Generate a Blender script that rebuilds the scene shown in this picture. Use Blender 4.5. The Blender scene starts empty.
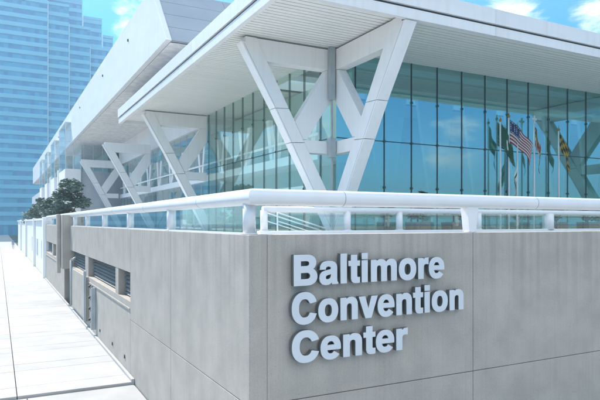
import bpy, bmesh, math, random
from mathutils import Vector, Matrix
R = math.radians
random.seed(7)
SC = bpy.context.scene
COL = SC.collection

# ------------------------------------------------------------------ camera
cam_d = bpy.data.cameras.new("camera")
cam_d.sensor_width = 36.0
cam_d.lens = 34.56
cam_d.shift_y = 0.0375
cam_d.clip_start = 0.1
cam_d.clip_end = 6000
cam = bpy.data.objects.new("camera", cam_d)
cam.location = (-3.739, -8.956, 5.0)
cam.rotation_euler = (R(90), 0, R(-27.7))
COL.objects.link(cam)
SC.camera = cam
SC.render.resolution_x, SC.render.resolution_y = 1024, 683

# ------------------------------------------------------------------ light and sky
SUN_DIR = Vector((-0.20, 0.56, 0.72)).normalized()       # towards the sun
sun_el = math.asin(SUN_DIR.z)
sun_az = math.atan2(SUN_DIR.x, SUN_DIR.y)                 # clockwise from +Y
sun_d = bpy.data.lights.new("sun", 'SUN')
sun_d.energy = 3.6
sun_d.angle = R(0.53)
sun_d.color = (1.0, 0.95, 0.88)
sun = bpy.data.objects.new("sun", sun_d)
sun.rotation_euler = (-SUN_DIR).to_track_quat('-Z', 'Y').to_euler()
sun.location = (-30, 30, 60)
COL.objects.link(sun)

W = bpy.data.worlds.new("World")
SC.world = W
W.use_nodes = True
nt = W.node_tree
nt.nodes.clear()
N = nt.nodes.new
L = nt.links.new
sky = N('ShaderNodeTexSky')
sky.sky_type = 'NISHITA'
sky.sun_disc = False
sky.sun_elevation = sun_el
sky.sun_rotation = sun_az
sky.air_density = 1.0
sky.dust_density = 0.2
sky.ozone_density = 2.0
hs = N('ShaderNodeHueSaturation')
hs.inputs['Hue'].default_value = 0.49
hs.inputs['Saturation'].default_value = 1.15
hs.inputs['Value'].default_value = 1.0
L(sky.outputs[0], hs.inputs['Color'])
sep = N('ShaderNodeSeparateXYZ')
ramp = N('ShaderNodeValToRGB')
ramp.color_ramp.elements[0].position = 0.0
ramp.color_ramp.elements[0].color = (0.40, 0.74, 1.0, 1)
ramp.color_ramp.elements[1].position = 0.55
ramp.color_ramp.elements[1].color = (1.0, 0.96, 0.88, 1)
mid_el = ramp.color_ramp.elements.new(0.30)
mid_el.color = (0.07, 0.47, 0.72, 1)
tint = N('ShaderNodeMixRGB'); tint.blend_type = 'MULTIPLY'; tint.inputs[0].default_value = 1.0
L(sep.outputs['Z'], ramp.inputs[0])
L(hs.outputs[0], tint.inputs[1]); L(ramp.outputs[0], tint.inputs[2])
# clouds: noise on the sky direction, gathered in a few banks
geo = N('ShaderNodeTexCoord')
L(geo.outputs['Generated'], sep.inputs[0])
mp = N('ShaderNodeMapping')
mp.inputs['Scale'].default_value = (1.0, 1.0, 2.3)
L(geo.outputs['Generated'], mp.inputs['Vector'])
no = N('ShaderNodeTexNoise')
no.inputs['Scale'].default_value = 7.5
no.inputs['Detail'].default_value = 9
no.inputs['Roughness'].default_value = 0.62
no.inputs['Distortion'].default_value = 0.35
L(mp.outputs[0], no.inputs['Vector'])


def bank(direction, w_in, w_out):
    d = Vector(direction).normalized()
    dp = N('ShaderNodeVectorMath'); dp.operation = 'DISTANCE'
    nz = N('ShaderNodeVectorMath'); nz.operation = 'NORMALIZE'
    L(geo.outputs['Generated'], nz.inputs[0])
    L(nz.outputs[0], dp.inputs[0]); dp.inputs[1].default_value = d
    mr = N('ShaderNodeMapRange'); mr.interpolation_type = 'SMOOTHSTEP'
    mr.inputs['From Min'].default_value = w_out
    mr.inputs['From Max'].default_value = w_in
    L(dp.outputs['Value'], mr.inputs['Value'])
    return mr.outputs[0]


# broad unseen cloud bank added high behind the camera to brighten the front wall
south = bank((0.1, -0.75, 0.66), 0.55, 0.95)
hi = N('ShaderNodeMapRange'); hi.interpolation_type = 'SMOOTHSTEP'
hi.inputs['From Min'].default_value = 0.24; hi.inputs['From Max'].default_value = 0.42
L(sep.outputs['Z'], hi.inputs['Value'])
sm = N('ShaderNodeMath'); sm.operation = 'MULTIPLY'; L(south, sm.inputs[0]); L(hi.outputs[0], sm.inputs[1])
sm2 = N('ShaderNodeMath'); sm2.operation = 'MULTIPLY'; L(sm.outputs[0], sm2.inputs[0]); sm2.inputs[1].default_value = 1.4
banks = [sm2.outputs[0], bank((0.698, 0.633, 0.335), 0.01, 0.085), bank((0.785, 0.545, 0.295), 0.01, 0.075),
         bank((0.186, 0.926, 0.331), 0.008, 0.075),
         bank((-0.45, 0.88, 0.14), 0.10, 0.42), bank((0.70, -0.76, 0.13), 0.01, 0.13),  # first bank added out of frame so the side glass reflects pale
         bank((-0.7, -0.5, 0.45), 0.15, 0.6)]
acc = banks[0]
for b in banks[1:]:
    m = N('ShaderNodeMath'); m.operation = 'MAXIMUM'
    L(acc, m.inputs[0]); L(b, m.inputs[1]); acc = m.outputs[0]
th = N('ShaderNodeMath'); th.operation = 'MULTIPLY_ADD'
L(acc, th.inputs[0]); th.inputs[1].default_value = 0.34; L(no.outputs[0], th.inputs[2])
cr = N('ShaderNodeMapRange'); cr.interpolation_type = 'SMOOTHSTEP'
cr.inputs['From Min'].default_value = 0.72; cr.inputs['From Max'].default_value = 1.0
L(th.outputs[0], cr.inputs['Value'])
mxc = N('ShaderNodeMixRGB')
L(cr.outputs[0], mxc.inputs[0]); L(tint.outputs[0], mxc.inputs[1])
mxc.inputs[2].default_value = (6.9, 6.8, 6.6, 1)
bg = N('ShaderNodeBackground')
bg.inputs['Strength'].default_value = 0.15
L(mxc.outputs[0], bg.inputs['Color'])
wo = N('ShaderNodeOutputWorld')
L(bg.outputs[0], wo.inputs[0])

SC.view_settings.view_transform = 'Standard'
SC.view_settings.look = 'None'
SC.view_settings.gamma = 1
SC.view_settings.use_curve_mapping = False
SC.view_settings.exposure = 1.15
SC.cycles.max_bounces = 8
SC.cycles.transparent_max_bounces = 24
SC.cycles.use_denoising = True
SC.cycles.sample_clamp_indirect = 6


# ------------------------------------------------------------------ materials
def principled(name, color, rough=0.6, metal=0.0, spec=0.5):
    m = bpy.data.materials.new(name)
    m.use_nodes = True
    b = m.node_tree.nodes['Principled BSDF']
    b.inputs['Base Color'].default_value = (*color, 1)
    b.inputs['Roughness'].default_value = rough
    b.inputs['Metallic'].default_value = metal
    b.inputs['Specular IOR Level'].default_value = spec
    return m


def varied(name, c0, c1, scale=(1, 1, 1), nscale=3.0, rough=0.6, bump=0.0, bscale=40.0, detail=6, spec=0.4, lo=0.35, hi=0.65,
           streak=None, metal=0.0, blotch=None, island=0.0):
    m = principled(name, c0, rough, metal, spec)
    t = m.node_tree
    n, l = t.nodes.new, t.links.new
    b = t.nodes['Principled BSDF']
    tc = n('ShaderNodeTexCoord')
    mpn = n('ShaderNodeMapping'); mpn.inputs['Scale'].default_value = scale
    l(tc.outputs['Object'], mpn.inputs[0])
    ns = n('ShaderNodeTexNoise'); ns.inputs['Scale'].default_value = nscale; ns.inputs['Detail'].default_value = detail
    l(mpn.outputs[0], ns.inputs['Vector'])
    mr = n('ShaderNodeMapRange'); mr.inputs['From Min'].default_value = lo; mr.inputs['From Max'].default_value = hi
    l(ns.outputs[0], mr.inputs['Value'])
    mx = n('ShaderNodeMixRGB'); mx.inputs[1].default_value = (*c0, 1); mx.inputs[2].default_value = (*c1, 1)
    l(mr.outputs[0], mx.inputs[0])
    out = mx.outputs[0]
    if streak:                                       # (scale vector, noise scale, colour, amount)
        m2 = n('ShaderNodeMapping'); m2.inputs['Scale'].default_value = streak[0]
        l(tc.outputs['Object'], m2.inputs[0])
        n2 = n('ShaderNodeTexNoise'); n2.inputs['Scale'].default_value = streak[1]; n2.inputs['Detail'].default_value = 5
        l(m2.outputs[0], n2.inputs['Vector'])
        r2 = n('ShaderNodeMapRange'); r2.inputs['From Min'].default_value = 0.48; r2.inputs['From Max'].default_value = 0.78
        r2.inputs['To Max'].default_value = streak[3]
        l(n2.outputs[0], r2.inputs['Value'])
        x2 = n('ShaderNodeMixRGB'); x2.inputs[2].default_value = (*streak[2], 1)
        l(r2.outputs[0], x2.inputs[0]); l(out, x2.inputs[1])
        out = x2.outputs[0]
    if blotch:                                       # (z low, z high, colour, amount): wash stains running down from a top edge
        sx = n('ShaderNodeSeparateXYZ'); l(tc.outputs['Object'], sx.inputs[0])
        zr = n('ShaderNodeMapRange'); zr.inputs['From Min'].default_value = blotch[0]; zr.inputs['From Max'].default_value = blotch[1]
        l(sx.outputs['Z'], zr.inputs['Value'])
        m4 = n('ShaderNodeMapping'); m4.inputs['Scale'].default_value = (7, 7, .16)
        l(tc.outputs['Object'], m4.inputs[0])
        n4 = n('ShaderNodeTexNoise'); n4.inputs['Scale'].default_value = 1.0; n4.inputs['Detail'].default_value = 7
        l(m4.outputs[0], n4.inputs['Vector'])
        r4 = n('ShaderNodeMapRange'); r4.inputs['From Min'].default_value = .45; r4.inputs['From Max'].default_value = .72; r4.inputs['To Max'].default_value = blotch[3]
        l(n4.outputs[0], r4.inputs['Value'])
        mm = n('ShaderNodeMath'); mm.operation = 'MULTIPLY'; l(zr.outputs[0], mm.inputs[0]); l(r4.outputs[0], mm.inputs[1])
        n5 = n('ShaderNodeTexNoise'); n5.inputs['Scale'].default_value = 26.0; n5.inputs['Detail'].default_value = 3
        l(tc.outputs['Object'], n5.inputs['Vector'])
        r5 = n('ShaderNodeMapRange'); r5.inputs['From Min'].default_value = .66; r5.inputs['From Max'].default_value = .74; r5.inputs['To Max'].default_value = .5
        l(n5.outputs[0], r5.inputs['Value'])
        n6 = n('ShaderNodeTexNoise'); n6.inputs['Scale'].default_value = 38.0; n6.inputs['Detail'].default_value = 8; n6.inputs['Roughness'].default_value = .75
        l(tc.outputs['Object'], n6.inputs['Vector'])
        r6 = n('ShaderNodeMapRange'); r6.inputs['From Min'].default_value = .3; r6.inputs['From Max'].default_value = .7; r6.inputs['To Min'].default_value = .86; r6.inputs['To Max'].default_value = 1.12
        l(n6.outputs[0], r6.inputs['Value'])
        x6 = n('ShaderNodeVectorMath'); x6.operation = 'SCALE'; l(out, x6.inputs[0]); l(r6.outputs[0], x6.inputs['Scale']); out = x6.outputs[0]
        x5 = n('ShaderNodeMixRGB'); x5.inputs[2].default_value = (.17, .16, .15, 1)
        l(r5.outputs[0], x5.inputs[0]); l(out, x5.inputs[1]); out = x5.outputs[0]
        x4 = n('ShaderNodeMixRGB'); x4.inputs[2].default_value = (*blotch[2], 1)
        l(mm.outputs[0], x4.inputs[0]); l(out, x4.inputs[1]); out = x4.outputs[0]
    if island:                                       # every slab or panel a little lighter or darker than its neighbour
        gi = n('ShaderNodeNewGeometry')
        ri = n('ShaderNodeMapRange'); ri.inputs['To Min'].default_value = 1 - island; ri.inputs['To Max'].default_value = 1 + island
        l(gi.outputs['Random Per Island'], ri.inputs['Value'])
        xi = n('ShaderNodeVectorMath'); xi.operation = 'SCALE'
        l(out, xi.inputs[0]); l(ri.outputs[0], xi.inputs['Scale']); out = xi.outputs[0]
    l(out, b.inputs['Base Color'])
    if bump:
        n3 = n('ShaderNodeTexNoise'); n3.inputs['Scale'].default_value = bscale; n3.inputs['Detail'].default_value = 4
        l(tc.outputs['Object'], n3.inputs['Vector'])
        bp = n('ShaderNodeBump'); bp.inputs['Strength'].default_value = bump; bp.inputs['Distance'].default_value = 0.02
        l(n3.outputs[0], bp.inputs['Height']); l(bp.outputs[0], b.inputs['Normal'])
    return m


def glass(name, tint, refl=0.3, rcol=(1, 1, 1), rough=0.0, wobble=0.0):
    m = bpy.data.materials.new(name)
    m.use_nodes = True
    t = m.node_tree
    t.nodes.clear()
    n, l = t.nodes.new, t.links.new
    o = n('ShaderNodeOutputMaterial')
    mx = n('ShaderNodeMixShader')
    tr = n('ShaderNodeBsdfTransparent'); tr.inputs[0].default_value = (*tint, 1)
    gl = n('ShaderNodeBsdfGlossy'); gl.inputs['Roughness'].default_value = rough; gl.inputs['Color'].default_value = (*rcol, 1)
    lw = n('ShaderNodeLayerWeight'); lw.inputs['Blend'].default_value = 0.5      # Schlick, the same on both faces of the pane
    pw = n('ShaderNodeMath'); pw.operation = 'POWER'; pw.inputs[1].default_value = 5.0; l(lw.outputs['Facing'], pw.inputs[0])
    fr = n('ShaderNodeMath'); fr.operation = 'MULTIPLY'; fr.inputs[1].default_value = 0.7; l(pw.outputs[0], fr.inputs[0])
    ad = n('ShaderNodeMath'); ad.operation = 'ADD'; ad.use_clamp = True; ad.inputs[1].default_value = refl
    l(fr.outputs[0], ad.inputs[0])
    l(ad.outputs[0], mx.inputs[0]); l(tr.outputs[0], mx.inputs[1]); l(gl.outputs[0], mx.inputs[2])
    if wobble:
        tc = n('ShaderNodeTexCoord')
        ns = n('ShaderNodeTexNoise'); ns.inputs['Scale'].default_value = 0.55; ns.inputs['Detail'].default_value = 1
        l(tc.outputs['Object'], ns.inputs['Vector'])
        bp = n('ShaderNodeBump'); bp.inputs['Strength'].default_value = wobble; bp.inputs['Distance'].default_value = 0.05
        l(ns.outputs[0], bp.inputs['Height']); l(bp.outputs[0], gl.inputs['Normal'])
    l(mx.outputs[0], o.inputs[0])
    return m


M = {}
M['concrete'] = varied('cast_concrete', (0.44, 0.405, 0.362), (0.37, 0.342, 0.306), (1, 1, 1), 1.3, 0.85, 0.14, 70, 12, 0.25,
                       streak=((13.0, 13.0, 0.18), 1.6, (0.31, 0.285, 0.255), 0.3), blotch=(2.6, 4.8, (0.24, 0.23, 0.215), 0.5))
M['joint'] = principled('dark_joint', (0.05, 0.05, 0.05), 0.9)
M['white'] = varied('white_painted_metal', (0.80, 0.80, 0.80), (0.76, 0.765, 0.77), (1, 1, 1), 0.7, 0.38, 0, spec=0.5)
M['rail'] = varied('white_enamel_rail', (0.74, 0.745, 0.76), (0.70, 0.705, 0.72), (1, 1, 1), 2.0, 0.28, 0, spec=0.5)
M['fin'] = varied('white_fin_cladding', (0.84, 0.84, 0.835), (0.81, 0.81, 0.81), (1, 1, 1), 0.9, 0.45, 0,
                  streak=((6, 6, .25), 1.2, (0.72, 0.72, 0.71), 0.5))
M['fascia'] = varied('white_fascia_panel', (0.74, 0.75, 0.765), (0.70, 0.71, 0.725), (0.3, 0.3, 1), 1.2, 0.42, 0, streak=((2.5, 2.5, .15), 1.6, (0.60, 0.605, 0.61), 0.5), island=0.03)
M['greypanel'] = varied('grey_panel', (0.33, 0.36, 0.40), (0.30, 0.33, 0.37), (1, 1, 1), 0.6, 0.4, 0)
M['soffit'] = varied('soffit_slat', (0.82, 0.83, 0.80), (0.76, 0.77, 0.74), (0.15, 6, 1), 1.0, 0.42, 0)
M['soffit_rough'] = varied('textured_soffit', (0.80, 0.79, 0.78), (0.62, 0.62, 0.62), (1, 1, 1), 2.2, 0.8, 0.4, 12, 9)
M['mullion'] = principled('dark_green_mullion', (0.035, 0.075, 0.075), 0.35, 0.3)
M['lightframe'] = principled('pale_aluminium_frame', (0.55, 0.60, 0.63), 0.4, 0.2)
M['steel'] = varied('grey_steel', (0.42, 0.46, 0.48), (0.36, 0.40, 0.42), (1, 1, 1), 2, 0.45, 0, metal=0.1)
M['louvre'] = varied('weathered_louvre', (0.26, 0.25, 0.235), (0.20, 0.195, 0.185), (1, 1, 1), 3, 0.7)
M['glass'] = glass('facade_glass', (0.50, 0.69, 0.64), 0.27, (0.64, 0.87, 0.99), 0.0, 0.03)
M['glass_side'] = glass('side_facade_glass', (0.94, 0.99, 0.965), 0.06, (0.90, 1.0, 0.97), 0.0, 0.03)
M['glass_pale'] = glass('pale_glass', (0.92, 0.97, 0.98), 0.13, (0.95, 1.0, 1.0), 0.0, 0.03)
M['railglass'] = glass('rail_glass', (0.88, 0.95, 0.95), 0.10, (0.95, 1, 1))
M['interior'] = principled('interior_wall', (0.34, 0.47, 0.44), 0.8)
M['interior_white'] = principled('interior_white', (0.84, 0.85, 0.85), 0.6)
M['bracing_reflection'] = principled('bracing_reflection', (0.82, 0.84, 0.85), 0.6)
M['interior_floor'] = principled('interior_floor', (0.55, 0.55, 0.53), 0.5)
M['pave'] = varied('pale_pavement', (0.42, 0.415, 0.41), (0.37, 0.365, 0.36), (1, 1, 1), 0.9, 0.85, 0.12, 60, 10, 0.2, island=0.05)
M['asphalt'] = varied('asphalt', (0.05, 0.05, 0.052), (0.065, 0.065, 0.066), (1, 1, 1), 1.5, 0.9, 0.3, 80)
M['earth'] = varied('ground_earth', (0.055, 0.085, 0.075), (0.04, 0.06, 0.05), (1, 1, 1), 0.05, 0.95)
M['terrace'] = varied('terrace_paving', (0.66, 0.65, 0.63), (0.60, 0.59, 0.58), (1, 1, 1), 1.0, 0.8)
M['farwall'] = varied('white_wall_and_fade', (0.80, 0.80, 0.81), (0.74, 0.745, 0.76), (1, 1, 0.4), 0.6, 0.7)  # white walls; on the far street wall the pale fade is in this colour
M['hallwall'] = varied('hall_wall_block', (0.52, 0.55, 0.60), (0.46, 0.49, 0.54), (1, 1, 1), 0.8, 0.7)
M['towerglass'] = principled('tower_blue_glass', (0.02, 0.30, 0.52), 0.10, 0.0, 0.7)
t_ = M['towerglass'].node_tree
tc_ = t_.nodes.new('ShaderNodeTexCoord')
sn_ = t_.nodes.new('ShaderNodeVectorMath'); sn_.operation = 'SNAP'; sn_.inputs[1].default_value = (1.6, 1.6, 3.62)
wn_ = t_.nodes.new('ShaderNodeTexWhiteNoise')
rp_ = t_.nodes.new('ShaderNodeValToRGB')
rp_.color_ramp.elements[0].color = (0.010, 0.17, 0.38, 1); rp_.color_ramp.elements[1].color = (0.03, 0.31, 0.52, 1)
t_.links.new(tc_.outputs['Object'], sn_.inputs[0]); t_.links.new(sn_.outputs[0], wn_.inputs['Vector'])
t_.links.new(wn_.outputs['Value'], rp_.inputs[0]); t_.links.new(rp_.outputs[0], t_.nodes['Principled BSDF'].inputs['Base Color'])
M['towerband'] = varied('tower_pale_band', (0.13, 0.46, 0.66), (0.115, 0.42, 0.62), (0.05, 0.05, 0.2), 1.0, 0.45)
M['towerstrip'] = principled('tower_edge_strip', (0.55, 0.72, 0.80), 0.4)
M['leaf'] = varied('leaf', (0.10, 0.16, 0.135), (0.14, 0.21, 0.18), (1, 1, 1), 3.0, 0.6)
M['leaf_dark'] = varied('potted_leaf', (0.03, 0.07, 0.03), (0.05, 0.10, 0.04), (1, 1, 1), 5.0, 0.6)
M['bark'] = varied('bark', (0.10, 0.075, 0.055), (0.07, 0.055, 0.04), (1, 1, 0.2), 8, 0.9)
M['letterface'] = varied('brushed_letter_face', (0.60, 0.635, 0.68), (0.56, 0.595, 0.64), (1, 1, 1), 1.5, 0.38, 0, metal=0.0)
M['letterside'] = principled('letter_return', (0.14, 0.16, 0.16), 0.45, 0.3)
M['pot'] = varied('planter_box', (0.15, 0.13, 0.11), (0.12, 0.10, 0.09), (1, 1, 1), 4, 0.8)
M['dark'] = principled('dark_fitting', (0.04, 0.04, 0.045), 0.5)
for k, c in dict(red=(0.26, 0.03, 0.04), wht=(0.55, 0.56, 0.56), navy=(0.02, 0.035, 0.12), gold=(0.38, 0.27, 0.05), blk=(0.02, 0.02, 0.02),
                 green=(0.02, 0.09, 0.055), pale=(0.60, 0.66, 0.62)).items():
    M['flag_' + k] = principled('flag_cloth_' + k, c, 0.8)
M['skin'] = principled('skin', (0.45, 0.30, 0.22), 0.6)
M['cloth_blue'] = principled('blue_clothing', (0.18, 0.24, 0.36), 0.85)
M['hair'] = principled('dark_hair', (0.03, 0.02, 0.015), 0.7)


# ------------------------------------------------------------------ mesh helpers
def box(bm, x0, x1, y0, y1, z0, z1, mi=0):
    v = [bm.verts.new(p) for p in ((x0, y0, z0), (x1, y0, z0), (x1, y1, z0), (x0, y1, z0),
                                   (x0, y0, z1), (x1, y0, z1), (x1, y1, z1), (x0, y1, z1))]
    for f in ((3, 2, 1, 0), (4, 5, 6, 7), (0, 1, 5, 4), (1, 2, 6, 5), (2, 3, 7, 6), (3, 0, 4, 7)):
        bm.faces.new([v[i] for i in f]).material_index = mi


def prism(bm, pts, fn, a0, a1):
    """polygon pts (u, z) pushed from a0 to a1; fn(u, z, a) -> point"""
    v0 = [bm.verts.new(fn(u, z, a0)) for u, z in pts]
    v1 = [bm.verts.new(fn(u, z, a1)) for u, z in pts]
    bm.faces.new(v0)
    bm.faces.new(v1[::-1])
    n = len(pts)
    for i in range(n):
        j = (i + 1) % n
        bm.faces.new((v0[j], v0[i], v1[i], v1[j]))


def tube(bm, p0, p1, r0, r1=None, n=16, caps=True):
    r1 = r0 if r1 is None else r1
    p0, p1 = Vector(p0), Vector(p1)
    q = (p1 - p0).to_track_quat('Z', 'Y')
    A, B = [], []
    for i in range(n):
        a = 2 * math.pi * i / n
        d = q @ Vector((math.cos(a), math.sin(a), 0))
        A.append(bm.verts.new(p0 + d * r0)); B.append(bm.verts.new(p1 + d * r1))
    for i in range(n):
        j = (i + 1) % n
        f = bm.faces.new((A[i], A[j], B[j], B[i])); f.smooth = True
    if caps:
        bm.faces.new(A[::-1]); bm.faces.new(B)


def obj(name, bm, mats, parent=None, bevel=0.0, fix=True):
    if fix:
        bmesh.ops.recalc_face_normals(bm, faces=bm.faces[:])
    me = bpy.data.meshes.new(name)
    bm.to_mesh(me); bm.free()
    for m in (mats if isinstance(mats, (list, tuple)) else [mats]):
        me.materials.append(m)
    o = bpy.data.objects.new(name, me)
    COL.objects.link(o)
    if parent is not None:
        o.parent = parent
        o.matrix_parent_inverse = Matrix.Translation(-parent.location) if parent.type == 'EMPTY' and parent.parent is None else Matrix()
    if bevel:
        bv = o.modifiers.new("bevel", 'BEVEL'); bv.width = bevel; bv.segments = 2; bv.limit_method = 'ANGLE'
    return o


def bx(name, dims, mat, parent=None, bevel=0.0):
    bm = bmesh.new(); box(bm, *dims)
    return obj(name, bm, mat, parent, bevel)


def thing(name, label, cat, loc=(0, 0, 0), group=None):
    o = bpy.data.objects.new(name, None)
    o.empty_display_size = 0.3
    COL.objects.link(o)
    o.location = loc
    o['label'] = label; o['category'] = cat
    if group: o['group'] = group
    return o


def tag(o, label, cat, group=None):
    o['label'] = label; o['category'] = cat
    if group: o['group'] = group
    return o


def struct(o):
    o['kind'] = 'structure'
    return o


def copy_tree(o, parent=None):
    c = o.copy(); COL.objects.link(c)
    if parent is not None: c.parent = parent
    for ch in list(o.children): copy_tree(ch, c)
    return c


# ------------------------------------------------------------------ ground, road, pavement
bm = bmesh.new(); box(bm, -1450, 1450, -1450, 1450, -1.0, -0.17)
struct(obj('ground', bm, M['earth']))
bm = bmesh.new(); box(bm, -22, -6.2, -300, 245, -0.5, -0.12)
struct(obj('road', bm, M['asphalt']))
bm = bmesh.new(); box(bm, -90, -22, -300, 245, -0.5, -0.02)
struct(obj('far_pavement', bm, M['pave']))
bm = bmesh.new()
rows = []
y = 9.1
while y < 240:
    rows.append((y, y + 3.05)); y += 3.05
for (a, b) in rows:
    if a > 120: continue
    for (x0, x1) in ((-6.0, -3.25), (-3.25, -0.02)):
        ym = a + 1.0
        for (c, d) in ((a, ym), (ym, b)):
            box(bm, x0 + .012, x1 - .012, c + .012, d - .012, -0.3, 0.10 + random.uniform(-.002, .002))
box(bm, -6.0, -0.02, 121, 245, -0.3, 0.10)
struct(obj('pavement', bm, M['pave'], bevel=0.004))
bm = bmesh.new()
for i in range(-8, 5):
    for j in range(20):
        if i < -3: continue
        x0 = -6.0 + 3.0 * j
        a = 9.08 + 3.0 * (i - 5); b = a + 3.0
        if x0 > -0.1: b = min(b, -0.02)
        if b - a < .3: continue
        x1 = x0 + 3.0
        if b > 0 and x1 > -0.1: x1 = -0.02
        if x1 - x0 < .3: continue
        box(bm, x0 + .012, x1 - .012, a + .012, b - .012, -0.3, 0.02)
struct(obj('lower_pavement', bm, M['pave'], bevel=0.004))
bm = bmesh.new(); box(bm, -6.2, 300, -60, -18.5, -0.4, -0.12)
struct(obj('front_road', bm, M['asphalt']))
bm = bmesh.new(); box(bm, -6.2, -6.0, -18, 245, -0.4, 0.11)
struct(obj('kerb', bm, M['concrete'], bevel=0.02))
bx_t = bmesh.new(); box(bx_t, 0.45, 70, 0.45, 125, 4.0, 4.4)
struct(obj('terrace_floor', bx_t, M['terrace']))

# ------------------------------------------------------------------ retaining wall with louvres
wall = thing('retaining_wall', 'grey concrete retaining wall meeting at a corner, carrying the sign and the white railing', 'wall', (0, 0, 0))
T = 0.40
TOP = 4.79
MID = 1.90
g = 0.012


def panel(x0, x1, y0, y1, z0, z1, mat='concrete'):
    return bx('wall_panel', (x0 + (g / 2 if y0 <= 0.001 and x0 > 0.001 else 0), x1, y0, y1, z0, z1), M[mat], wall, 0.012)


# front face (plane y = 0), panels along x
fx = [0.0, 0.33, 5.04, 10.1, 15.1, 20.1, 25.1, 30.1, 35.1, 40.1]
for z0, z1 in ((-0.5, MID - g / 2), (MID + g / 2, TOP)):
    bx('wall_panel', (0, fx[1] + g / 2 - .004, 0, 4.96 - g, z0, z1), M['concrete'], wall, 0.010)
for i in range(1, len(fx) - 1):
    a = fx[i] + (g / 2 if i else 0); b = fx[i + 1] - g / 2
    for z0, z1 in ((-0.5, MID - g / 2), (MID + g / 2, TOP)):
        bx('wall_panel', (a, b, 0, T, z0, z1), M['concrete'], wall, 0.010)
# side face (plane x = 0), panels along y
LZ0, LZ1 = 2.48, 3.40
sy = [T + g, 4.96, 9.80]
for i in range(1, 2):
    a, b = sy[i], sy[i + 1] - g
    for z0, z1 in ((-0.5, MID - g / 2), (MID + g / 2, TOP)):
        bx('wall_panel', (0, T, a, b, z0, z1), M['concrete'], wall, 0.010)
for a, b in ((9.80, 20.0), (20.0, 27.0), (30.2, 38.0), (38.0, 46.0)):
    bx('wall_panel', (0, T, a, b - g, LZ1, TOP), M['concrete'], wall, 0.010)
    bx('wall_panel', (0, T, a, b - g, -0.5, LZ0), M['concrete'], wall, 0.010)
    bx('wall_ledge', (-0.035, 0.0 - .002, a, b - g, 2.22, 2.27), M['concrete'], wall)
for a, b in ((11.87, 12.45), (19.4, 20.5), (38.6, 39.5)):
    bx('wall_divider', (0.01, T, a, b, LZ0, LZ1), M['concrete'], wall, 0.008)
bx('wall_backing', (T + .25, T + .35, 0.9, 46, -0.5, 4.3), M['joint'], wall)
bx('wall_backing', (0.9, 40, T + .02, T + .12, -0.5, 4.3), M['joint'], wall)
# louvre banks in the openings
for a, b in ((9.80, 11.87), (12.45, 19.4), (20.5, 27.0), (30.2, 38.6), (39.5, 46)):
    lf = bx('louvre', (0.50, 0.53, a, b, LZ0, LZ1), M['dark'], wall)
    bm = bmesh.new()
    nsl = 6
    for k in range(nsl):
        z = LZ0 + 0.05 + k * (LZ1 - LZ0 - .1) / nsl
        prism(bm, [(0.20, z), (0.23, z), (0.40, z + 0.11), (0.37, z + 0.11)], lambda u, zz, aa: (u, aa, zz), a + .03, b - .03)
    obj('louvre_slats', bm, M['louvre'], lf)
# hanging pier and its cap
bx('wall_pier', (-0.42, T + .2, 27.0, 30.18, 2.3, 5.45), M['concrete'], wall, 0.03)
bx('pier_rib', (-0.62, -0.424, 27.9, 28.6, 2.0, 5.50), M['concrete'], wall, 0.03)
# steel access panel with bolted flange
ap = bx('access_panel', (-0.10, -0.004, 19.3, 25.0, 0.41, 2.46), M['concrete'], wall, 0.015)
bm = bmesh.new()
box(bm, -0.22, -0.104, 19.24, 19.42, 0.41, 2.75)
box(bm, -0.20, -0.006, 17.0, 17.12, 0.4, 2.2)
obj('flange', bm, M['steel'], ap, 0.01)
bm = bmesh.new()
for z in (0.6, 1.1, 1.6, 2.1):
    for yy in (18.0, 18.6):
        tube(bm, (-0.10, yy, z), (-0.004, yy, z), 0.06, n=10)
obj('bolts', bm, M['dark'], ap)
bm = bmesh.new()
tube(bm, (-0.12, 25.3, 0.4), (-0.12, 25.3, 2.9), 0.07, n=12)
tube(bm, (-0.12, 25.3, 2.9), (0.16, 25.3, 3.05), 0.07, n=12)
obj('drain_pipe', bm, M['steel'], wall)
bm = bmesh.new()
for yy in (10.6, 12.9, 15.8):
    box(bm, -0.03, -0.002, yy, yy + .10, 0.50, 0.61)
obj('wall_vent', bm, M['dark'], wall)

bx('wall_base', (-0.10, -0.003, 9.1, 46, -0.2, 0.19), M['pave'], wall, 0.015)
# wall running on beyond the grey one, its pale far fade painted as white
fw = thing('white_wall', 'bright white wall with square piers continuing down the pavement past the grey concrete', 'wall', (0, 46, 0))
bx('wall_panel', (0.02, 0.5, 46.0, 124, -0.3, 5.2), M['farwall'], fw)
for yy in (46.3, 62, 83, 104):
    bx('pier', (-0.20, 0.016, yy, yy + 1.4, -0.3, 5.5), M['farwall'], fw, 0.02)
for yy in (49.5, 57.5, 66.5):
    bx('window', (-0.03, 0.015, yy, yy + 2.4, 1.6, 3.3), M['hallwall'], fw)
bx('coping', (-0.15, 0.55, 47.72, 124, 5.204, 5.4), M['farwall'], fw)

# ------------------------------------------------------------------ railings
RC, RR = 0.13, 0.143
RZ = 5.44


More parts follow.
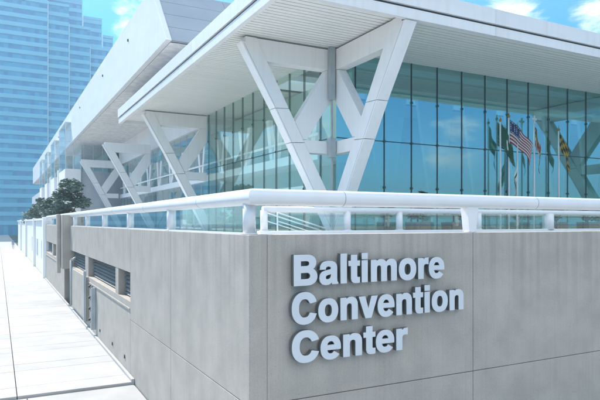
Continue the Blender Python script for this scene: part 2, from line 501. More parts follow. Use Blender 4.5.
def lrail(name, pts, r, mat, parent, n=24):
    """tube mitred at the corners of a flat polyline"""
    bm = bmesh.new()
    P = [Vector(p) for p in pts]
    rings = []
    for i, p in enumerate(P):
        d0 = (p - P[i - 1]).normalized() if i else (P[1] - p).normalized()
        d1 = (P[i + 1] - p).normalized() if i < len(P) - 1 else d0
        t = (d0 + d1).normalized()
        side = Vector((0, 0, 1)).cross(t).normalized()
        k = 1 / max(0.3, t.dot(d0))
        rings.append([bm.verts.new(p + side * math.cos(2 * math.pi * j / n) * r * k + Vector((0, 0, 1)) * math.sin(2 * math.pi * j / n) * r) for j in range(n)])
    for a, b in zip(rings, rings[1:]):
        for j in range(n):
            k = (j + 1) % n
            bm.faces.new((a[j], a[k], b[k], b[j])).smooth = True
    bm.faces.new(rings[0]); bm.faces.new(rings[-1][::-1])
    for i in range(1, len(rings) - 1):
        for j in range(n):
            e = bm.edges.get((rings[i][j], rings[i][(j + 1) % n]))
            if e: e.smooth = False
    return obj(name, bm, mat, parent)


rail = thing('terrace_railing', 'thick white tubular railing on round posts along the top of the grey concrete wall', 'railing', (0.13, 0.13, 4.79))
lrail('cap_rail', [(RC, 45.9, RZ), (RC, RC, RZ), (40, RC, RZ)], RR, M['rail'], rail)


def post(parent, x, y, z0, z1, r=0.115, mat='rail'):
    bm = bmesh.new()
    tube(bm, (x, y, z0), (x, y, z1), r, n=20)
    tube(bm, (x, y, z0), (x, y, z0 + .025), r + .03, n=20)
    return obj('post', bm, M[mat], parent)


for i in range(9):
    post(rail, RC + .02, 0.36 + 5.08 * i, 4.79, RZ - .08)
for x in (5.09, 10.1, 15.1, 20.1, 25.1):
    post(rail, x, RC + .02, 4.79, RZ - .08, 0.085)
    bm = bmesh.new()
    prism(bm, [(-.16, RZ - .10), (.16, RZ - .10), (.09, 4.80), (-.09, 4.80)], lambda u, z, a, x=x: (x + u, a, z), 0.05, 0.26)
    obj('post_bracket', bm, M['rail'], rail, 0.01)
for i in range(9):
    y0 = 0.36 + 5.08 * i
    for k in range(3):
        a = y0 + .16 + k * (4.76 / 3); b = a + 4.76 / 3 - .02
        if b > 45.8: continue
        bx('glass_panel', (RC + .005, RC + .02, a, b, 4.83, RZ - .14), M['railglass'], rail)
bm = bmesh.new(); box(bm, 0.06, 0.28, 0.40, 45.9, 4.791, 4.82)
obj('base_channel', bm, M['rail'], rail)

for p0, p1 in [((xx, RC, RZ), (xx + .012, RC, RZ)) for xx in (1.9, 7.0, 12.1, 17.2)] + [((RC, yy, RZ), (RC, yy + .012, RZ)) for yy in (2.9, 7.98, 13.06, 18.14, 23.2)]:
    bm = bmesh.new(); tube(bm, p0, p1, RR + .0025, n=24)
    obj('rail_joint', bm, M['greypanel'], rail)
for yy in (1.0, 3.0, 4.4, 5.6, 7.3, 9.0):
    for zz in (0.9, 2.8, 3.9):
        a = yy + random.uniform(-.15, .15)
        bm = bmesh.new(); tube(bm, (-0.0015, a, zz), (0.01, a, zz), 0.02, n=10)
        obj('tie_hole', bm, M['greypanel'], wall)
inner = thing('stair_railing', 'lower white railing with glass panels on the terrace behind the main railing', 'railing', (4.0, 8.44, 4.4))
lrail('cap_rail', [(4.0, 8.44, 5.44), (40, 8.44, 5.44)], 0.10, M['rail'], inner)
for x in (4.05, 7.3, 9.6, 13.6, 17.75, 22.5, 27.5):
    post(inner, x, 8.44, 4.72, 5.40, 0.24 if 17 < x < 18 else 0.125)
bx('base_kerb', (3.85, 40, 8.28, 8.60, 4.402, 4.72), M['rail'], inner, 0.02)
x = 4.3
while x < 30:
    bx('glass_panel', (x, x + 1.55, 8.43, 8.45, 4.74, 5.36), M['railglass'], inner)
    x += 1.58
# stair hand rails between the two railings
sh = thing('stair_handrail', 'pair of thin white sloping stair handrails seen through the glass railing', 'handrail', (5.5, 10.0, 4.4))
for dy in (0.0, 0.9):
    bm = bmesh.new()
    tube(bm, (5.0, 9.4 + dy, 5.35), (8.2, 9.4 + dy, 4.42), 0.026, n=10)
    tube(bm, (5.0, 9.4 + dy, 5.05), (7.2, 9.4 + dy, 4.42), 0.018, n=10)
    tube(bm, (5.0, 9.4 + dy, 4.4), (5.0, 9.4 + dy, 5.37), 0.03, n=10)
    obj('sloping_rail', bm, M['rail'], sh)

# ------------------------------------------------------------------ building sign: hand drawn heavy grotesque letters
def arc(cx, cy, rx, ry, a0, a1, n=26, p=2.25):
    out = []
    for i in range(n + 1):
        a = R(a0 + (a1 - a0) * i / n)
        c, s = math.cos(a), math.sin(a)
        out.append((cx + rx * math.copysign(abs(c) ** (2 / p), c), cy + ry * math.copysign(abs(s) ** (2 / p), s)))
    return out


def arch(xs0, xs1, xo, top=546, sw=152):
    """right-hand arch and stem of n / m"""
    return [(xs1, 455), (xs1 + 28, 500), (xs1 + 75, 534), (xs1 + 140, top), (xo - 110, top - 4), (xo - 50, top - 30), (xo - 12, top - 85), (xo, top - 165), (xo, 0),
            (xo - sw, 0), (xo - sw, 320), (xo - sw - 8, 370), (xo - sw - 30, 402), (xo - sw - 70, 414)]


GL = {
    'B': (722, [[(68, 0), (68, 718), (400, 718)] + arc(400, 538, 246, 180, 88, -38, 14) + [(548, 382)] + arc(405, 202, 272, 202, 48, -90, 16),
                [(228, 592), (228, 442)] + arc(385, 517, 98, 75, -90, 90, 12), [(228, 308), (228, 128)] + arc(400, 218, 108, 90, -90, 90, 12)]),
    'a': (572, [[(545, 0), (392, 0), (380, 54), (335, 12), (270, -14), (190, -15), (110, 6), (56, 60), (38, 145), (54, 228), (108, 288), (198, 316), (300, 332),
                 (350, 346), (364, 375), (355, 412), (320, 434), (275, 440), (227, 430), (200, 402), (192, 366), (52, 366), (62, 440), (100, 500), (165, 535),
                 (260, 548), (380, 542), (455, 512), (500, 462), (513, 395), (513, 105), (520, 45), (545, 18)],
                [(364, 262), (330, 244), (260, 228), (214, 210), (192, 180), (190, 145), (205, 112), (240, 95), (288, 99), (332, 125), (357, 165), (364, 212)]]),
    'l': (285, [[(66, 0), (66, 718), (220, 718), (220, 0)]]),
    'i': (285, [[(66, 0), (66, 532), (220, 532), (220, 0)], [(66, 592), (66, 718), (220, 718), (220, 592)]]),
    't': (338, [[(10, 532), (85, 532), (85, 680), (238, 680), (238, 532), (322, 532), (322, 428), (238, 428), (238, 160), (248, 125), (275, 112), (322, 114), (322, -2),
                 (275, -9), (205, -10), (145, 2), (105, 36), (86, 100), (85, 428), (10, 428)]]),
    'm': (905, [[(62, 0), (62, 532), (208, 532), (208, 455), (240, 508), (300, 542), (375, 546), (445, 532), (500, 492), (522, 455), (560, 508), (620, 542), (695, 546), (770, 530),
                 (820, 485), (843, 410), (845, 330), (845, 0), (690, 0), (690, 320), (684, 370), (662, 402), (618, 414), (570, 404), (540, 375), (530, 325), (530, 0), (376, 0),
                 (376, 320), (370, 370), (348, 402), (304, 414), (256, 404), (226, 375), (216, 325), (216, 0)]]),
    'o': (611, [arc(305, 266, 272, 282, 0, 360, 44)[:-1], arc(305, 266, 116, 162, 360, 0, 36)[:-1]]),
    'r': (395, [[(62, 0), (62, 532), (208, 532), (208, 440), (238, 500), (288, 540), (382, 546), (382, 392), (310, 398), (252, 384), (222, 340), (217, 270), (217, 0)]]),
    'e': (565, [[(536, 222)] + arc(282, 266, 256, 282, 0, 322, 44) + arc(282, 266, 112, 160, 318, 196, 20) + [(172, 222)],
                [(174, 322)] + arc(282, 312, 106, 124, 172, 8, 18) + [(390, 322)]]),
    'C': (735, [arc(374, 359, 336, 378, 22, 338, 54) + [(545, 232)] + arc(374, 359, 172, 236, 330, 30, 40) + [(545, 482)]]),
    'n': (611, [[(62, 0), (62, 532), (208, 532), (208, 455), (242, 508), (302, 542), (375, 546), (450, 530), (510, 488), (545, 420), (552, 335), (552, 0), (396, 0), (396, 318),
                 (390, 368), (368, 402), (322, 414), (272, 406), (234, 376), (217, 325), (217, 0)]]),
    'v': (560, [[(6, 532), (172, 532), (281, 178), (388, 532), (552, 532), (364, 0), (196, 0)]]),
}
sign = thing('building_sign', 'raised pale metal letters reading Baltimore Convention Center on the grey concrete wall', 'sign', (0.76, 0, 2.585))
S = 0.517 / 718


def letter(ch, x, z, k):
    cu = bpy.data.curves.new('letter', 'CURVE')
    cu.dimensions = '2D'; cu.fill_mode = 'BOTH'; cu.extrude = 0.048; cu.bevel_depth = 0.006; cu.bevel_resolution = 1; cu.offset = 0.006
    for con in GL[ch][1]:
        sp = cu.splines.new('POLY'); sp.points.add(len(con) - 1); sp.use_cyclic_u = True
        for p, (u, w) in zip(sp.points, con): p.co = (u * S * k, w * S, 0, 1)
    tmp = bpy.data.objects.new('letter_tmp', cu); COL.objects.link(tmp)
    dg = bpy.context.evaluated_depsgraph_get()
    me = bpy.data.meshes.new_from_object(tmp.evaluated_get(dg))
    bpy.data.objects.remove(tmp)
    me.transform(Matrix.Translation((x, -0.10, z)) @ Matrix.Rotation(R(90), 4, 'X'))
    me.materials.clear(); me.materials.append(M['letterface']); me.materials.append(M['letterside'])
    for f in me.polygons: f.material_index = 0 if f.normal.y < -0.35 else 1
    o = bpy.data.objects.new('letter', me); COL.objects.link(o)
    o.parent = sign; o.matrix_parent_inverse = Matrix.Translation(-sign.location)
    bm = bmesh.new()
    for (px, pz) in ((0.25, 0.12), (0.25, 0.38)):
        tube(bm, (x + px * GL[ch][0] * S * k + .03, -0.05, z + pz), (x + px * GL[ch][0] * S * k + .03, 0.0, z + pz), 0.012, n=8)
    return o


for word, z, x0, x1 in (('Baltimore', 3.913, 0.77, 4.12), ('Convention', 3.250, 0.755, 4.65), ('Center', 2.585, 0.755, 3.20)):
    tot = sum(GL[c][0] for c in word) * S
    k = (x1 - x0 + 0.06) / tot
    x = x0 - 0.045
    for c in word:
        letter(c, x, z, k); x += GL[c][0] * S * k

# ------------------------------------------------------------------ the glass pavilion
GX, GY = 9.2, 12.5                       # glass planes: side x = GX, front y = GY
EX, EY = 4.0, 7.12                       # roof edges
RX1, RY1 = 62.0, 34.3
FZ = 4.4
SZ = 12.50                               # soffit
hall = thing('glass_pavilion', 'glass fronted convention hall with a broad white overhanging roof carried on white V shaped frames', 'building', (GX, GY, FZ))

# roof slab and its two band fascia
bm = bmesh.new()
for (xa, xb, ya, yb) in ((EX + .12, 9.8, EY + .12, RY1 - .12), (9.802, 14.898, EY + .12, 13.4), (9.802, 14.898, 20.4, RY1 - .12), (14.9, 44, EY + .12, 13.4), (14.9, 44, 20.4, RY1 - .12), (44.002, RX1, EY + .12, RY1 - .12)):
    box(bm, xa, xb, ya, yb, SZ + 0.05, 13.12)
roof = obj('roof', bm, M['white'], hall)


def fasc(z0, z1, off, name):
    bm = bmesh.new()
    t = .2
    y = EY + off
    x = EX + off
    # front run (along x) and side run (along y) with gaps between the panels
    xs = [x] + [x + 9.2 * i for i in range(1, 7)] + [RX1]
    for a, b in zip(xs, xs[1:]):
        box(bm, a, b - (.012 if b != RX1 else 0), y, y + t, z0, z1)
    ys = [y + t + .002] + [y + 9.2 * i for i in range(1, 3)] + [RY1 - off]
    for a, b in zip(ys, ys[1:]):
        box(bm, x, x + t, a, b - .012, z0, z1)
    return obj(name, bm, M['fascia'], roof, 0.006)


fasc(12.62, 13.20, 0.0, 'fascia')
fasc(12.18, 12.54, 0.05, 'lower_fascia')
bm = bmesh.new()
box(bm, EX + .1, RX1 - .1, EY + .1, EY + .24, 12.50, 12.66)
box(bm, EX + .1, EX + .24, EY + .25, RY1 - .1, 12.50, 12.66)
obj('fascia_gap', bm, M['dark'], roof)
# soffit slats along x
bm = bmesh.new()
y = EY + .27
while y < RY1 - .2:
    if 13.2 < y < 20.4:
        box(bm, EX + .27, 9.8, y, y + .215, SZ - .05, SZ); box(bm, 44, RX1 - .3, y, y + .215, SZ - .05, SZ)
    else:
        box(bm, EX + .27, RX1 - .3, y, y + .215, SZ - .05, SZ)
    y += .26
obj('soffit', bm, M['soffit'], roof)
bm = bmesh.new()
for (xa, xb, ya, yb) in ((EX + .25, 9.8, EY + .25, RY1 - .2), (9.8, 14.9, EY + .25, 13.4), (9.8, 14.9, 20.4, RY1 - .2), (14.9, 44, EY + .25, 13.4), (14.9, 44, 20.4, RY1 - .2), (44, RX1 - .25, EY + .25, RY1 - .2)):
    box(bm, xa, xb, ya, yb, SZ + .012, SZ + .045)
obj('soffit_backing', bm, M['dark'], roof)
bx('added_skylight', (9.81, 43.99, 13.41, 20.39, 13.0, 13.02), M['glass_pale'], roof)  # unseen roof opening, added to bring daylight into the dark interior
bx('end_fascia', (EX + .21, 9.0, RY1 - .2, RY1 - .02, 12.2, 13.2), M['fascia'], roof)

# V frames
PO = [(4.45, 12.40), (3.76, 12.40), (-0.28, 4.90), (-0.28, FZ), (0.20, FZ)]


def frame(kind, at, zt=0.0):
    """kind 'x': frame standing in the plane y = at, reaching out to -x; kind 'y': plane x = at, reaching out to -y"""
    if kind == 'x':
        fn = lambda u, z, a: (GX - u, at + a, z)
    else:
        fn = lambda u, z, a: (at + a, GY - u * 1.18, z)

    def piece(name, pts, t, mat='fin', parent=None):
        bm = bmesh.new(); prism(bm, pts, fn, -t / 2, t / 2)
        return obj(name, bm, M[mat], parent, 0.012)
    root = piece('support_frame', [(4.45, 12.16), (4.26, 12.16), (4.26, 12.38), (3.80, 12.38), (2.35, 9.695), (2.99, 9.66)], .52, parent=hall)
    sub = lambda *a, **k: piece(*a, parent=root, **k)
    sub('outer_arm', [(2.985, 9.64), (2.34, 9.675), (1.62, 8.34), (2.265, 8.30)], .52)
    sub('outer_arm', [(2.255, 8.28), (1.61, 8.32), (-0.28, 4.82), (-0.28, FZ), (0.17, FZ)], .52)
    sub('top_beam', [(4.0, 12.37), (0.06, 12.37), (0.06, 11.50), (3.30, 11.50), (3.5, 11.70)], .47)
    sub('diagonal_brace', [(0.52, 11.49), (2.04, 9.17), (1.66, 8.47), (1.48, 8.47), (0.06, 10.58), (0.06, 11.49)], .43)
    sub('reveal', [(4.35, 12.12), (4.32, 12.12), (2.935, 9.68), (2.965, 9.68)], .526, mat='greypanel')
    sub('reveal', [(2.925, 9.62), (2.895, 9.62), (2.19, 8.32), (2.22, 8.32)], .526, mat='greypanel')
    sub('reveal', [(2.195, 8.26), (2.165, 8.26), (0.13, FZ + .02), (0.16, FZ + .02)], .526, mat='greypanel')
    sub('middle_beam', [(0.06, 8.455), (1.66, 8.455), (1.40, 7.92), (0.06, 7.92)], .45)
    return root


for yy in (12.46, 29.7, 46.3, 62.7):
    frame('x', yy)
frame('y', 9.22)
frame('y', 27.9)
frame('y', 44.5)

# corner column
bm = bmesh.new()
box(bm, GX - .50, GX - .27, GY - .54, GY - .31, 10.2, 12.44)
box(bm, GX - .53, GX - .25, GY - .58, GY - .30, 7.75, 8.58)
box(bm, GX - .40, GX - .32, GY - .45, GY - .37, FZ, 10.21)
obj('corner_column', bm, M['steel'], hall, 0.01)

# front glazing
def glazing(axis, a0, a1, plane, z0, z1, step, gm, zj, mm, rails=True, start=None):
    if axis == 'x':
        B = lambda u0, u1, d0, d1, za, zb: (u0, u1, plane + d0, plane + d1, za, zb)
    else:
        B = lambda u0, u1, d0, d1, za, zb: (plane + d0, plane + d1, u0, u1, za, zb)
    gw = bx('glass_wall', B(a0, a1, 0, .025, z0, z1), M[gm], hall)
    u = a0 if start is None else start
    i = 0
    while u < a1:
        bm = bmesh.new()
        box(bm, *B(u - .018, u + .018, -.03, -.002, z0, z1))
        for z in (6.6, 8.7, 10.6):
            if z0 < z < z1: box(bm, *B(u - .05, u + .05, -.06, -.031, z - .05, z + .05))
        box(bm, *B(u - .012, u + .012, .03, .06, z0, z1))
        obj('mullion', bm, M[mm], gw)
        u += step; i += 1
    for z in zj:
        bx('transom', B(a0, a1, -.024, -.004, z - .02, z + .02), M[mm], gw)
    return gw


glazing('x', GX + .12, 58, GY, FZ, SZ - .055, 1.56, 'glass', (8.7,), 'mullion', start=GX + 1.1)
glazing('y', GY + .12, 30.3, GX, FZ, SZ - .055, 1.56, 'glass_side', (8.7,), 'mullion', start=GY + 1.2)
glazing('y', 30.5, 64.2, GX + .5, FZ, 12.0, 1.9, 'glass_pale', (6.4, 8.4, 10.2), 'lightframe')

# inside
bx('interior_floor', (GX + .4, 58, GY + .45, 64, FZ + .002, FZ + .04), M['interior_floor'], hall)
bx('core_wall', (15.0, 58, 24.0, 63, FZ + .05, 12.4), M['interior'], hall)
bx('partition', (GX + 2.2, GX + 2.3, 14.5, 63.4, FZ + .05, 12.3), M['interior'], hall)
bx('mezzanine', (GX + .3, GX + 2.19, 14.5, 63.5, 7.95, 8.40), M['interior_white'], hall)
bx('mezzanine_rail', (GX + .32, GX + .38, 14.5, 63.5, 9.10, 9.22), M['interior_white'], hall)
bx('balcony_front', (GX + .32, GX + .40, 14.5, 63.5, 6.2, 6.8), M['interior_white'], hall)


def vcol(x, y, z0, z1, spread, w, axis):
    bm = bmesh.new()
    for s in (-1, 1):
        pts = [(0.0 + s * .02, z0), (s * (w + .02), z0), (s * (spread + w), z1), (s * spread, z1)]
        prism(bm, pts, (lambda u, z, a: (x + a, y + u, z)) if axis == 'y' else (lambda u, z, a: (x + u, y + a, z)), -.12, .12)
    return obj('interior_column', bm, M['interior_white'], hall)


yy = 15.5
while yy < 62:
    vcol(GX + .55, yy, 8.401, 10.7, .55, .40, 'y'); yy += 4.2
xx = 13.2
while xx < 40:
    bm = bmesh.new()
    prism(bm, [(-.08, FZ + .05), (.08, FZ + .05), (1.2, 11.2), (-1.2, 11.2)], lambda u, z, a: (xx + u, GY + a, z), 1.6, 1.8)
    obj('bracing_reflection', bm, M['bracing_reflection'], hall)  # solid panels standing in for zigzag bracing reflected in the front glass
    xx += 3.1
bx('upper_wall', (GX + .3, 40, 30.6, 64.2, 12.05, 14.6), M['farwall'], hall)
# lightning rod
bm = bmesh.new()
tube(bm, (26.0, EY + .15, 13.2), (26.0, EY + .15, 14.1), 0.03, .015, n=8)
tube(bm, (26.0, EY + .15, 13.2), (26.0, EY + .15, 13.26), 0.10, n=8)
obj('lightning_rod', bm, M['white'], roof)

# ------------------------------------------------------------------ the upper hall behind
UX, UY0, UY1 = 4.0, 20.7, 148.0
big = thing('exhibition_hall', 'long white upper hall with sloping end and stair bays, rising behind the glass pavilion', 'building', (UX, UY0, 14.5))
bm = bmesh.new()
prof = [(UY0, 14.5), (UY0 + 3.4, 18.4), (UY1, 18.4), (UY1, 14.5)]
prism(bm, prof, lambda u, z, a: (a, u, z), UX, UX + .3)
obj('fascia', bm, M['fascia'], big, 0.01)
# end wall of panels, leaning back
ew = None
sl = 3.4 / 3.9
px = UX + .305
nx = 0
while px < 40:
    for kz in range(4):
        za, zb = 14.52 + kz * .97, 14.52 + (kz + 1) * .97 - .015
        bm = bmesh.new()
        pts = [(UY0 + .03 + (za - 14.5) * sl, za), (UY0 + .03 + (zb - 14.5) * sl, zb), (UY0 + .35 + (zb - 14.5) * sl, zb), (UY0 + .35 + (za - 14.5) * sl, za)]
        prism(bm, pts, lambda u, z, a: (a, u, z), px, px + 3.98)
        obj('end_panel', bm, M['greypanel'], big, 0.006)
    px += 4.0
bm = bmesh.new()
prism(bm, [(UY0 + .4, 14.52), (UY0 + 3.85, 18.38), (UY1 - .1, 18.38), (UY1 - .1, 14.52)], lambda u, z, a: (a, u, z), UX + .31, 40)
obj('roof_core', bm, M['dark'], big)
bx('soffit', (UX + .31, 40, UY0 + .4, UY1, 14.44, 14.50), M['soffit_rough'], big)
bm = bmesh.new()
for yy in (30.5, 41, 56, 80):
    tube(bm, (UX - .06, yy, 17.2), (UX, yy, 17.2), .10, n=12)
obj('fascia_light', bm, M['dark'], big)
# lower block of the hall with stair bays
BX = 3.7
BY = 65.2
bx('hall_wall', (BX + .1, 40, BY, 148, FZ + .01, 11.2), M['hallwall'], big, 0.02)
bx('hall_recess_wall', (9.0, 39, BY + 4, 147, 11.3, 14.4), M['interior'], big)
b = bx('balcony_glass', (BX + 1.7, 9.0, BY + .05, BY + .09, 11.21, 12.7), M['glass_pale'], big)
for xx in (5.5, 6.6, 7.7, 8.8):
    bx('balcony_post', (xx, xx + .07, BY + .0, BY + .045, 11.21, 14.43), M['lightframe'], b)
for (y0, y1, zt) in ((64.6, 72.3, 16.9), (79.5, 85.5, 16.6), (93, 98, 16.4), (105.9, 111, 16.4)):
    bm = bmesh.new()
    box(bm, BX - .35, BX + 1.45, y0, y1, FZ + .01, 11.4)
    bay = obj('stair_bay', bm, M['farwall'], big, 0.02)
    bm = bmesh.new()
    prism(bm, [(BX - .3, 11.41), (BX - .3, zt), (BX + .7, zt), (BX + 1.4, zt - .9), (BX + 1.4, 11.41)], lambda u, z, a: (u, a, z), y0 + .08, y1 - .08)
    obj('bay_glazing', bm, M['towerband'] if False else M['bayglass'] if 'bayglass' in M else M['glass_pale'], bay)
    bm = bmesh.new()
    for xx in (BX - .34, BX + .52, BX + 1.40):
        zz = zt if xx < BX + 1 else zt - .9
        box(bm, xx, xx + .08, y0, y0 + .078, 11.41, zz)
    for zz in (13.0, 14.6, 15.9):
        box(bm, BX - .26, BX + 1.4, y0 + .02, y0 + .07, zz, zz + .08)
    box(bm, BX - .34, BX - .305, y1 - .1, y1, 11.41, zt)
    prism(bm, [(BX - .34, zt + .003), (BX - .34, zt + .09), (BX + .75, zt + .09), (BX + .75, zt + .003)], lambda u, z, a: (u, a, z), y0, y1)
    obj('bay_frame', bm, M['lightframe'], bay)
for yy in (73.5, 76.5, 87, 90):
    bx('wall_rib', (BX - .1, BX + .095, yy, yy + 1.1, FZ + .01, 12.2), M['farwall'], big)

# ------------------------------------------------------------------ the tower
tower = thing('office_tower', 'tall blue banded glass office tower with stepped corner behind the convention hall', 'tower', (10, 248, 0))
secs = [(-70, 14.3, 248, 300, 118), (14.3, 22.7, 250.2, 300, 95.5), (22.7, 31.4, 252.4, 300, 88), (31.4, 42, 254.6, 300, 80.5),
        (14.4, 29.5, 263, 301, 103), (29.6, 38, 264, 302, 96.5), (38.1, 43, 265, 303, 89.5)]
for (x0, x1, y0, y1, h) in secs:
    s = bx('tower_section', (x0, x1, y0, y1, -0.2, h), M['towerglass'], tower)
    bm = bmesh.new()
    z = 4.0
    while z < h - 1.2:
        box(bm, x0 - .12, x1 + .12, y0 - .22, y1 + .1, z, min(z + 1.65, h - .3)); z += 3.62
    box(bm, x0 - .15, x1 + .15, y0 - .25, y1 + .12, h - .25, h + .9)
    obj('floor_bands', bm, M['towerband'], s)
    bm = bmesh.new()
    box(bm, x0 - .35, x0 + .55, y0 - .6, y0 - .255, 0, h + .9)
    obj('edge_strip', bm, M['towerstrip'], s)


# ------------------------------------------------------------------ planting
def crown(bm, c, rad, n, leaf, layers):
    c = Vector(c)
    lobes = [(Vector((random.uniform(-.75, .75) * rad[0], random.uniform(-.75, .75) * rad[1], (k / (layers - 1) - .5) * 1.7 * rad[2])),
              random.uniform(.34, .6)) for k in range(layers) for _ in range(2)]
    for i in range(n):
        lc, lr = random.choice(lobes)
        while True:
            v = Vector((random.uniform(-1, 1), random.uniform(-1, 1), random.uniform(-1, 1)))
            if 0.35 < v.length < 1: break
        p = c + lc + Vector((v.x * rad[0] * lr * 1.3, v.y * rad[1] * lr * 1.3, v.z * rad[2] * lr * .62))
        q = Matrix.Rotation(random.uniform(0, 6.28), 3, 'Z') @ Matrix.Rotation(random.gauss(0, .7), 3, 'X')
        s = leaf * random.uniform(.6, 1.3)
        vs = [bm.verts.new(p + q @ Vector(d) * s) for d in ((-.5, 0, 0), (0, -.28, .05), (.55, 0, 0), (0, .28, .05))]
        bm.faces.new(vs)


def tree(x, y, h, r, label, seed, n=2600):
    random.seed(seed)
    t = thing('terrace_tree', label, 'tree', (x, y, FZ), 'low trees along the terrace edge')
    bm = bmesh.new()
    tube(bm, (x, y, FZ), (x + .05, y, FZ + h * .45), .10, .06, n=9)
    for k in range(6):
        a = k * 1.05 + seed
        z = FZ + h * (.28 + .07 * k)
        tube(bm, (x + .03, y, z), (x + math.cos(a) * r * .7, y + math.sin(a) * r * .7, z + h * .22), .045, .015, n=6)
    obj('trunk', bm, M['bark'], t)
    bm = bmesh.new()
    crown(bm, (x, y, FZ + h * .58), (r, r, h * .42), n, .32, 5)
    obj('crown', bm, M['leaf'], t, fix=False)


tree(1.9, 42.5, 3.9, 1.25, 'largest blue green layered tree above the wall, nearest the white frames', 3, 3400)
tree(1.6, 51.0, 3.5, 1.25, 'middle sized blue green tree just left of the largest one', 5, 3200)
tree(1.5, 61.0, 3.2, 1.3, 'bushy tree above the white piers, third from the white frames', 8)
tree(1.4, 73.0, 2.9, 1.4, 'small far tree above the white piers, second from the left end', 11, 2200)
tree(1.3, 90.0, 2.6, 1.5, 'farthest and smallest tree, at the left end of the white wall', 13, 1800)


def shrub(x, y, h, r, label, seed):
    random.seed(seed)
    t = thing('potted_shrub', label, 'plant', (x, y, FZ), 'potted shrubs by the front glass')
    bm = bmesh.new()
    prism(bm, [(-.36, FZ + .002), (.36, FZ + .002), (.44, FZ + .62), (-.44, FZ + .62)], lambda u, z, a: (x + u, y + a, z), -.38, .38)
    obj('planter', bm, M['pot'], t, 0.02)
    bm = bmesh.new()
    tube(bm, (x, y, FZ + .6), (x, y, FZ + h * .6), .04, .025, n=8)
    obj('stem', bm, M['bark'], t)
    bm = bmesh.new()
    crown(bm, (x, y, FZ + h * .70), (r, r, h * .28), 900, .15, 4)
    obj('foliage', bm, M['leaf_dark'], t, fix=False)


shrub(12.9, 11.4, 1.95, .42, 'small dark potted shrub nearest the right hand white frame', 21)
shrub(15.0, 11.4, 1.75, .45, 'dark potted shrub between the nearest shrub and the flagpoles', 22)
shrub(21.9, 11.3, 1.85, .42, 'dark potted shrub right under the black and gold flag', 23)
shrub(24.4, 11.3, 1.75, .45, 'dark potted shrub farthest right, past the last flagpole', 24)


# ------------------------------------------------------------------ flags on poles in front of the glass
def flag(x, top, label, paint, w, h, droop, sway, flip=1, z_off=.15, finial='ball', seed=0, grp='flagpoles by the front glass'):
    t = thing('flagpole', label, 'flagpole', (x, 12.1, FZ), grp)
    bm = bmesh.new()
    tube(bm, (x, 12.1, FZ), (x, 12.1, top), .05, .035, n=12)
    tube(bm, (x, 12.1, FZ), (x, 12.1, FZ + .05), .16, n=12)
    obj('pole', bm, M['rail'], t)
    bm = bmesh.new()
    if finial == 'cross':
        box(bm, x - .04, x + .04, 12.07, 12.13, top, top + .42)
        box(bm, x - .17, x - .042, 12.07, 12.13, top + .17, top + .27)
        box(bm, x + .042, x + .17, 12.07, 12.13, top + .17, top + .27)
    else:
        bmesh.ops.create_uvsphere(bm, u_segments=12, v_segments=8, radius=.075, matrix=Matrix.Translation((x, 12.1, top + .06)))
        tube(bm, (x, 12.1, top + .12), (x, 12.1, top + .32), .03, .004, n=8)
    obj('finial', bm, M['flag_gold'] if finial != 'cross' else M['rail'], t)
    nu, nv = 40, 26
    bm = bmesh.new()
    grid = []
    for i in range(nu + 1):
        u = i / nu
        row = []
        for j in range(nv + 1):
            v = j / nv
            # the fly end hangs; folds run down the cloth
            dx = w * u * (1 - .35 * u * droop) * sway
            dz = -h * v - droop * w * (u ** 1.25) * 0.85 + .05 * math.sin(7 * u + 2 * v + seed)
            dy = .10 * u ** .5 * math.sin(9 * u + 2.5 * v + seed) - .02
            row.append(bm.verts.new((x + flip * (.045 + dx), 12.1 + dy - .12 * u, top - z_off + dz)))
        grid.append(row)
    names = []
    for i in range(nu):
        for j in range(nv):
            f = bm.faces.new((grid[i][j], grid[i + 1][j], grid[i + 1][j + 1], grid[i][j + 1]))
            f.smooth = True
            c = paint((i + .5) / nu, (j + .5) / nv)
            if c not in names: names.append(c)
            f.material_index = names.index(c)
    fo = obj('flag', bm, [M['flag_' + c] for c in names], t, fix=False)
    so = fo.modifiers.new('cloth', 'SOLIDIFY'); so.thickness = .006
    return t


def us(u, v):
    if u < .4 and v < 7 / 13:
        a, b = u / .4 * 6, v / (7 / 13) * 5
        return 'wht' if (a % 1 - .5) ** 2 + (b % 1 - .5) ** 2 < .045 else 'navy'
    return 'red' if int(v * 13) % 2 == 0 else 'wht'


def md(u, v):
    q = (u < .5) == (v < .5)
    if q: return 'gold' if (int(u * 12) + (v * 4 + u * 5 > (int(v * 4 + u * 5)) + .5)) % 2 else 'blk'
    uu, vv = (u % .5) * 2 - .5, (v % .5) * 2 - .5
    cross = abs(uu) < .13 or abs(vv) < .13
    return ('red' if cross else 'wht') if (uu * vv >= 0) else ('wht' if cross else 'red')


flag(18.75, 10.1, 'flagpole with a dark green flag hanging, leftmost of the row by the glass',
     lambda u, v: 'pale' if (u - .5) ** 2 + (v - .5) ** 2 < .03 else 'green', 1.5, 1.0, .95, .62, 1, seed=1)
flag(19.35, 10.35, 'flagpole flying the striped American flag, in the row by the glass', us, 2.0, 1.1, .66, .90, 1, seed=2)
flag(19.95, 9.85, 'slim flagpole with a pale drooping flag, between the striped flag and the cross topped pole',
     lambda u, v: 'green' if .38 < v < .62 else 'pale', 1.2, .9, 1.4, .42, -1, z_off=1.75, seed=3)
flag(21.2, 10.2, 'flagpole with a cross on top and a limp black, gold and red flag', md, 1.4, 1.0, 1.3, .34, 1, finial='cross', seed=4)
flag(23.1, 9.95, 'flagpole with a drooping black and gold flag, rightmost of the row by the glass',
     lambda u, v: 'gold' if (int(u * 7) + int(v * 4)) % 2 else 'blk', 1.6, .9, .95, .62, 1, seed=5)

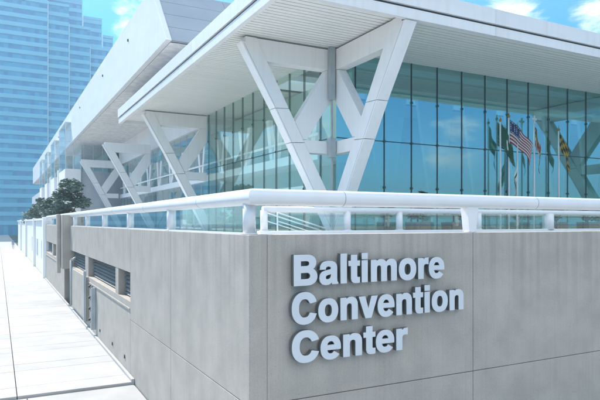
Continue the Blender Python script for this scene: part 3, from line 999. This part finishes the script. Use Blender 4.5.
# ------------------------------------------------------------------ thin summer haze
def haze():
    bm = bmesh.new(); box(bm, -1500, 1500, -1500, 1500, -2.0, 121)
    m = bpy.data.materials.new('haze'); m.use_nodes = True
    t = m.node_tree; t.nodes.clear()
    v = t.nodes.new('ShaderNodeVolumePrincipled'); v.inputs['Density'].default_value = 0.0010
    v.inputs['Color'].default_value = (0.62, 0.88, 1.0, 1); v.inputs['Anisotropy'].default_value = 0.3
    o = t.nodes.new('ShaderNodeOutputMaterial'); t.links.new(v.outputs[0], o.inputs['Volume'])
    h = obj('haze', bm, m); h['kind'] = 'stuff'


haze()
# ------------------------------------------------------------------ a person far down the pavement
def person(x, y):
    me = bpy.data.meshes.new('person')
    P = [(0, 0, .95), (0, 0, 1.2), (0, 0, 1.42), (0, 0, 1.52), (0, -.01, 1.64), (0, 0, 1.75),
         (.19, 0, 1.40), (.25, .03, 1.12), (.24, -.06, .88), (.24, -.08, .78), (-.19, 0, 1.40), (-.25, -.03, 1.12), (-.24, .02, .88), (-.24, .02, .78),
         (.10, 0, .90), (.11, -.10, .50), (.11, -.06, .08), (.11, -.20, .04), (-.10, 0, .90), (-.11, .08, .50), (-.11, .20, .10), (-.11, .08, .04)]
    E = [(0, 1), (1, 2), (2, 3), (3, 4), (4, 5), (2, 6), (6, 7), (7, 8), (8, 9), (2, 10), (10, 11), (11, 12), (12, 13),
         (0, 14), (14, 15), (15, 16), (16, 17), (0, 18), (18, 19), (19, 20), (20, 21)]
    Rr = [.15, .14, .16, .06, .095, .07, .065, .05, .038, .03, .065, .05, .038, .03, .09, .065, .045, .035, .09, .065, .045, .035]
    me.from_pydata([(x + a, y + b, .10 + c) for a, b, c in P], E, [])
    o = bpy.data.objects.new('person', me); COL.objects.link(o)
    sk = o.modifiers.new('skin', 'SKIN')
    me.skin_vertices.new() if not me.skin_vertices else None
    for i, r in enumerate(Rr): me.skin_vertices[0].data[i].radius = (r, r * .8)
    me.skin_vertices[0].data[0].use_root = True
    sb = o.modifiers.new('smooth', 'SUBSURF'); sb.levels = sb.render_levels = 2
    me.materials.append(M['cloth_blue'])
    tag(o, 'distant person in blue clothing walking on the pavement beside the white wall', 'person')
    bm = bmesh.new()
    bmesh.ops.create_uvsphere(bm, u_segments=12, v_segments=8, radius=.115, matrix=Matrix.Translation((x, y + .02, 1.83)))
    obj('hair', bm, M['hair'], o)
    return o


person(-1.2, 110.0)
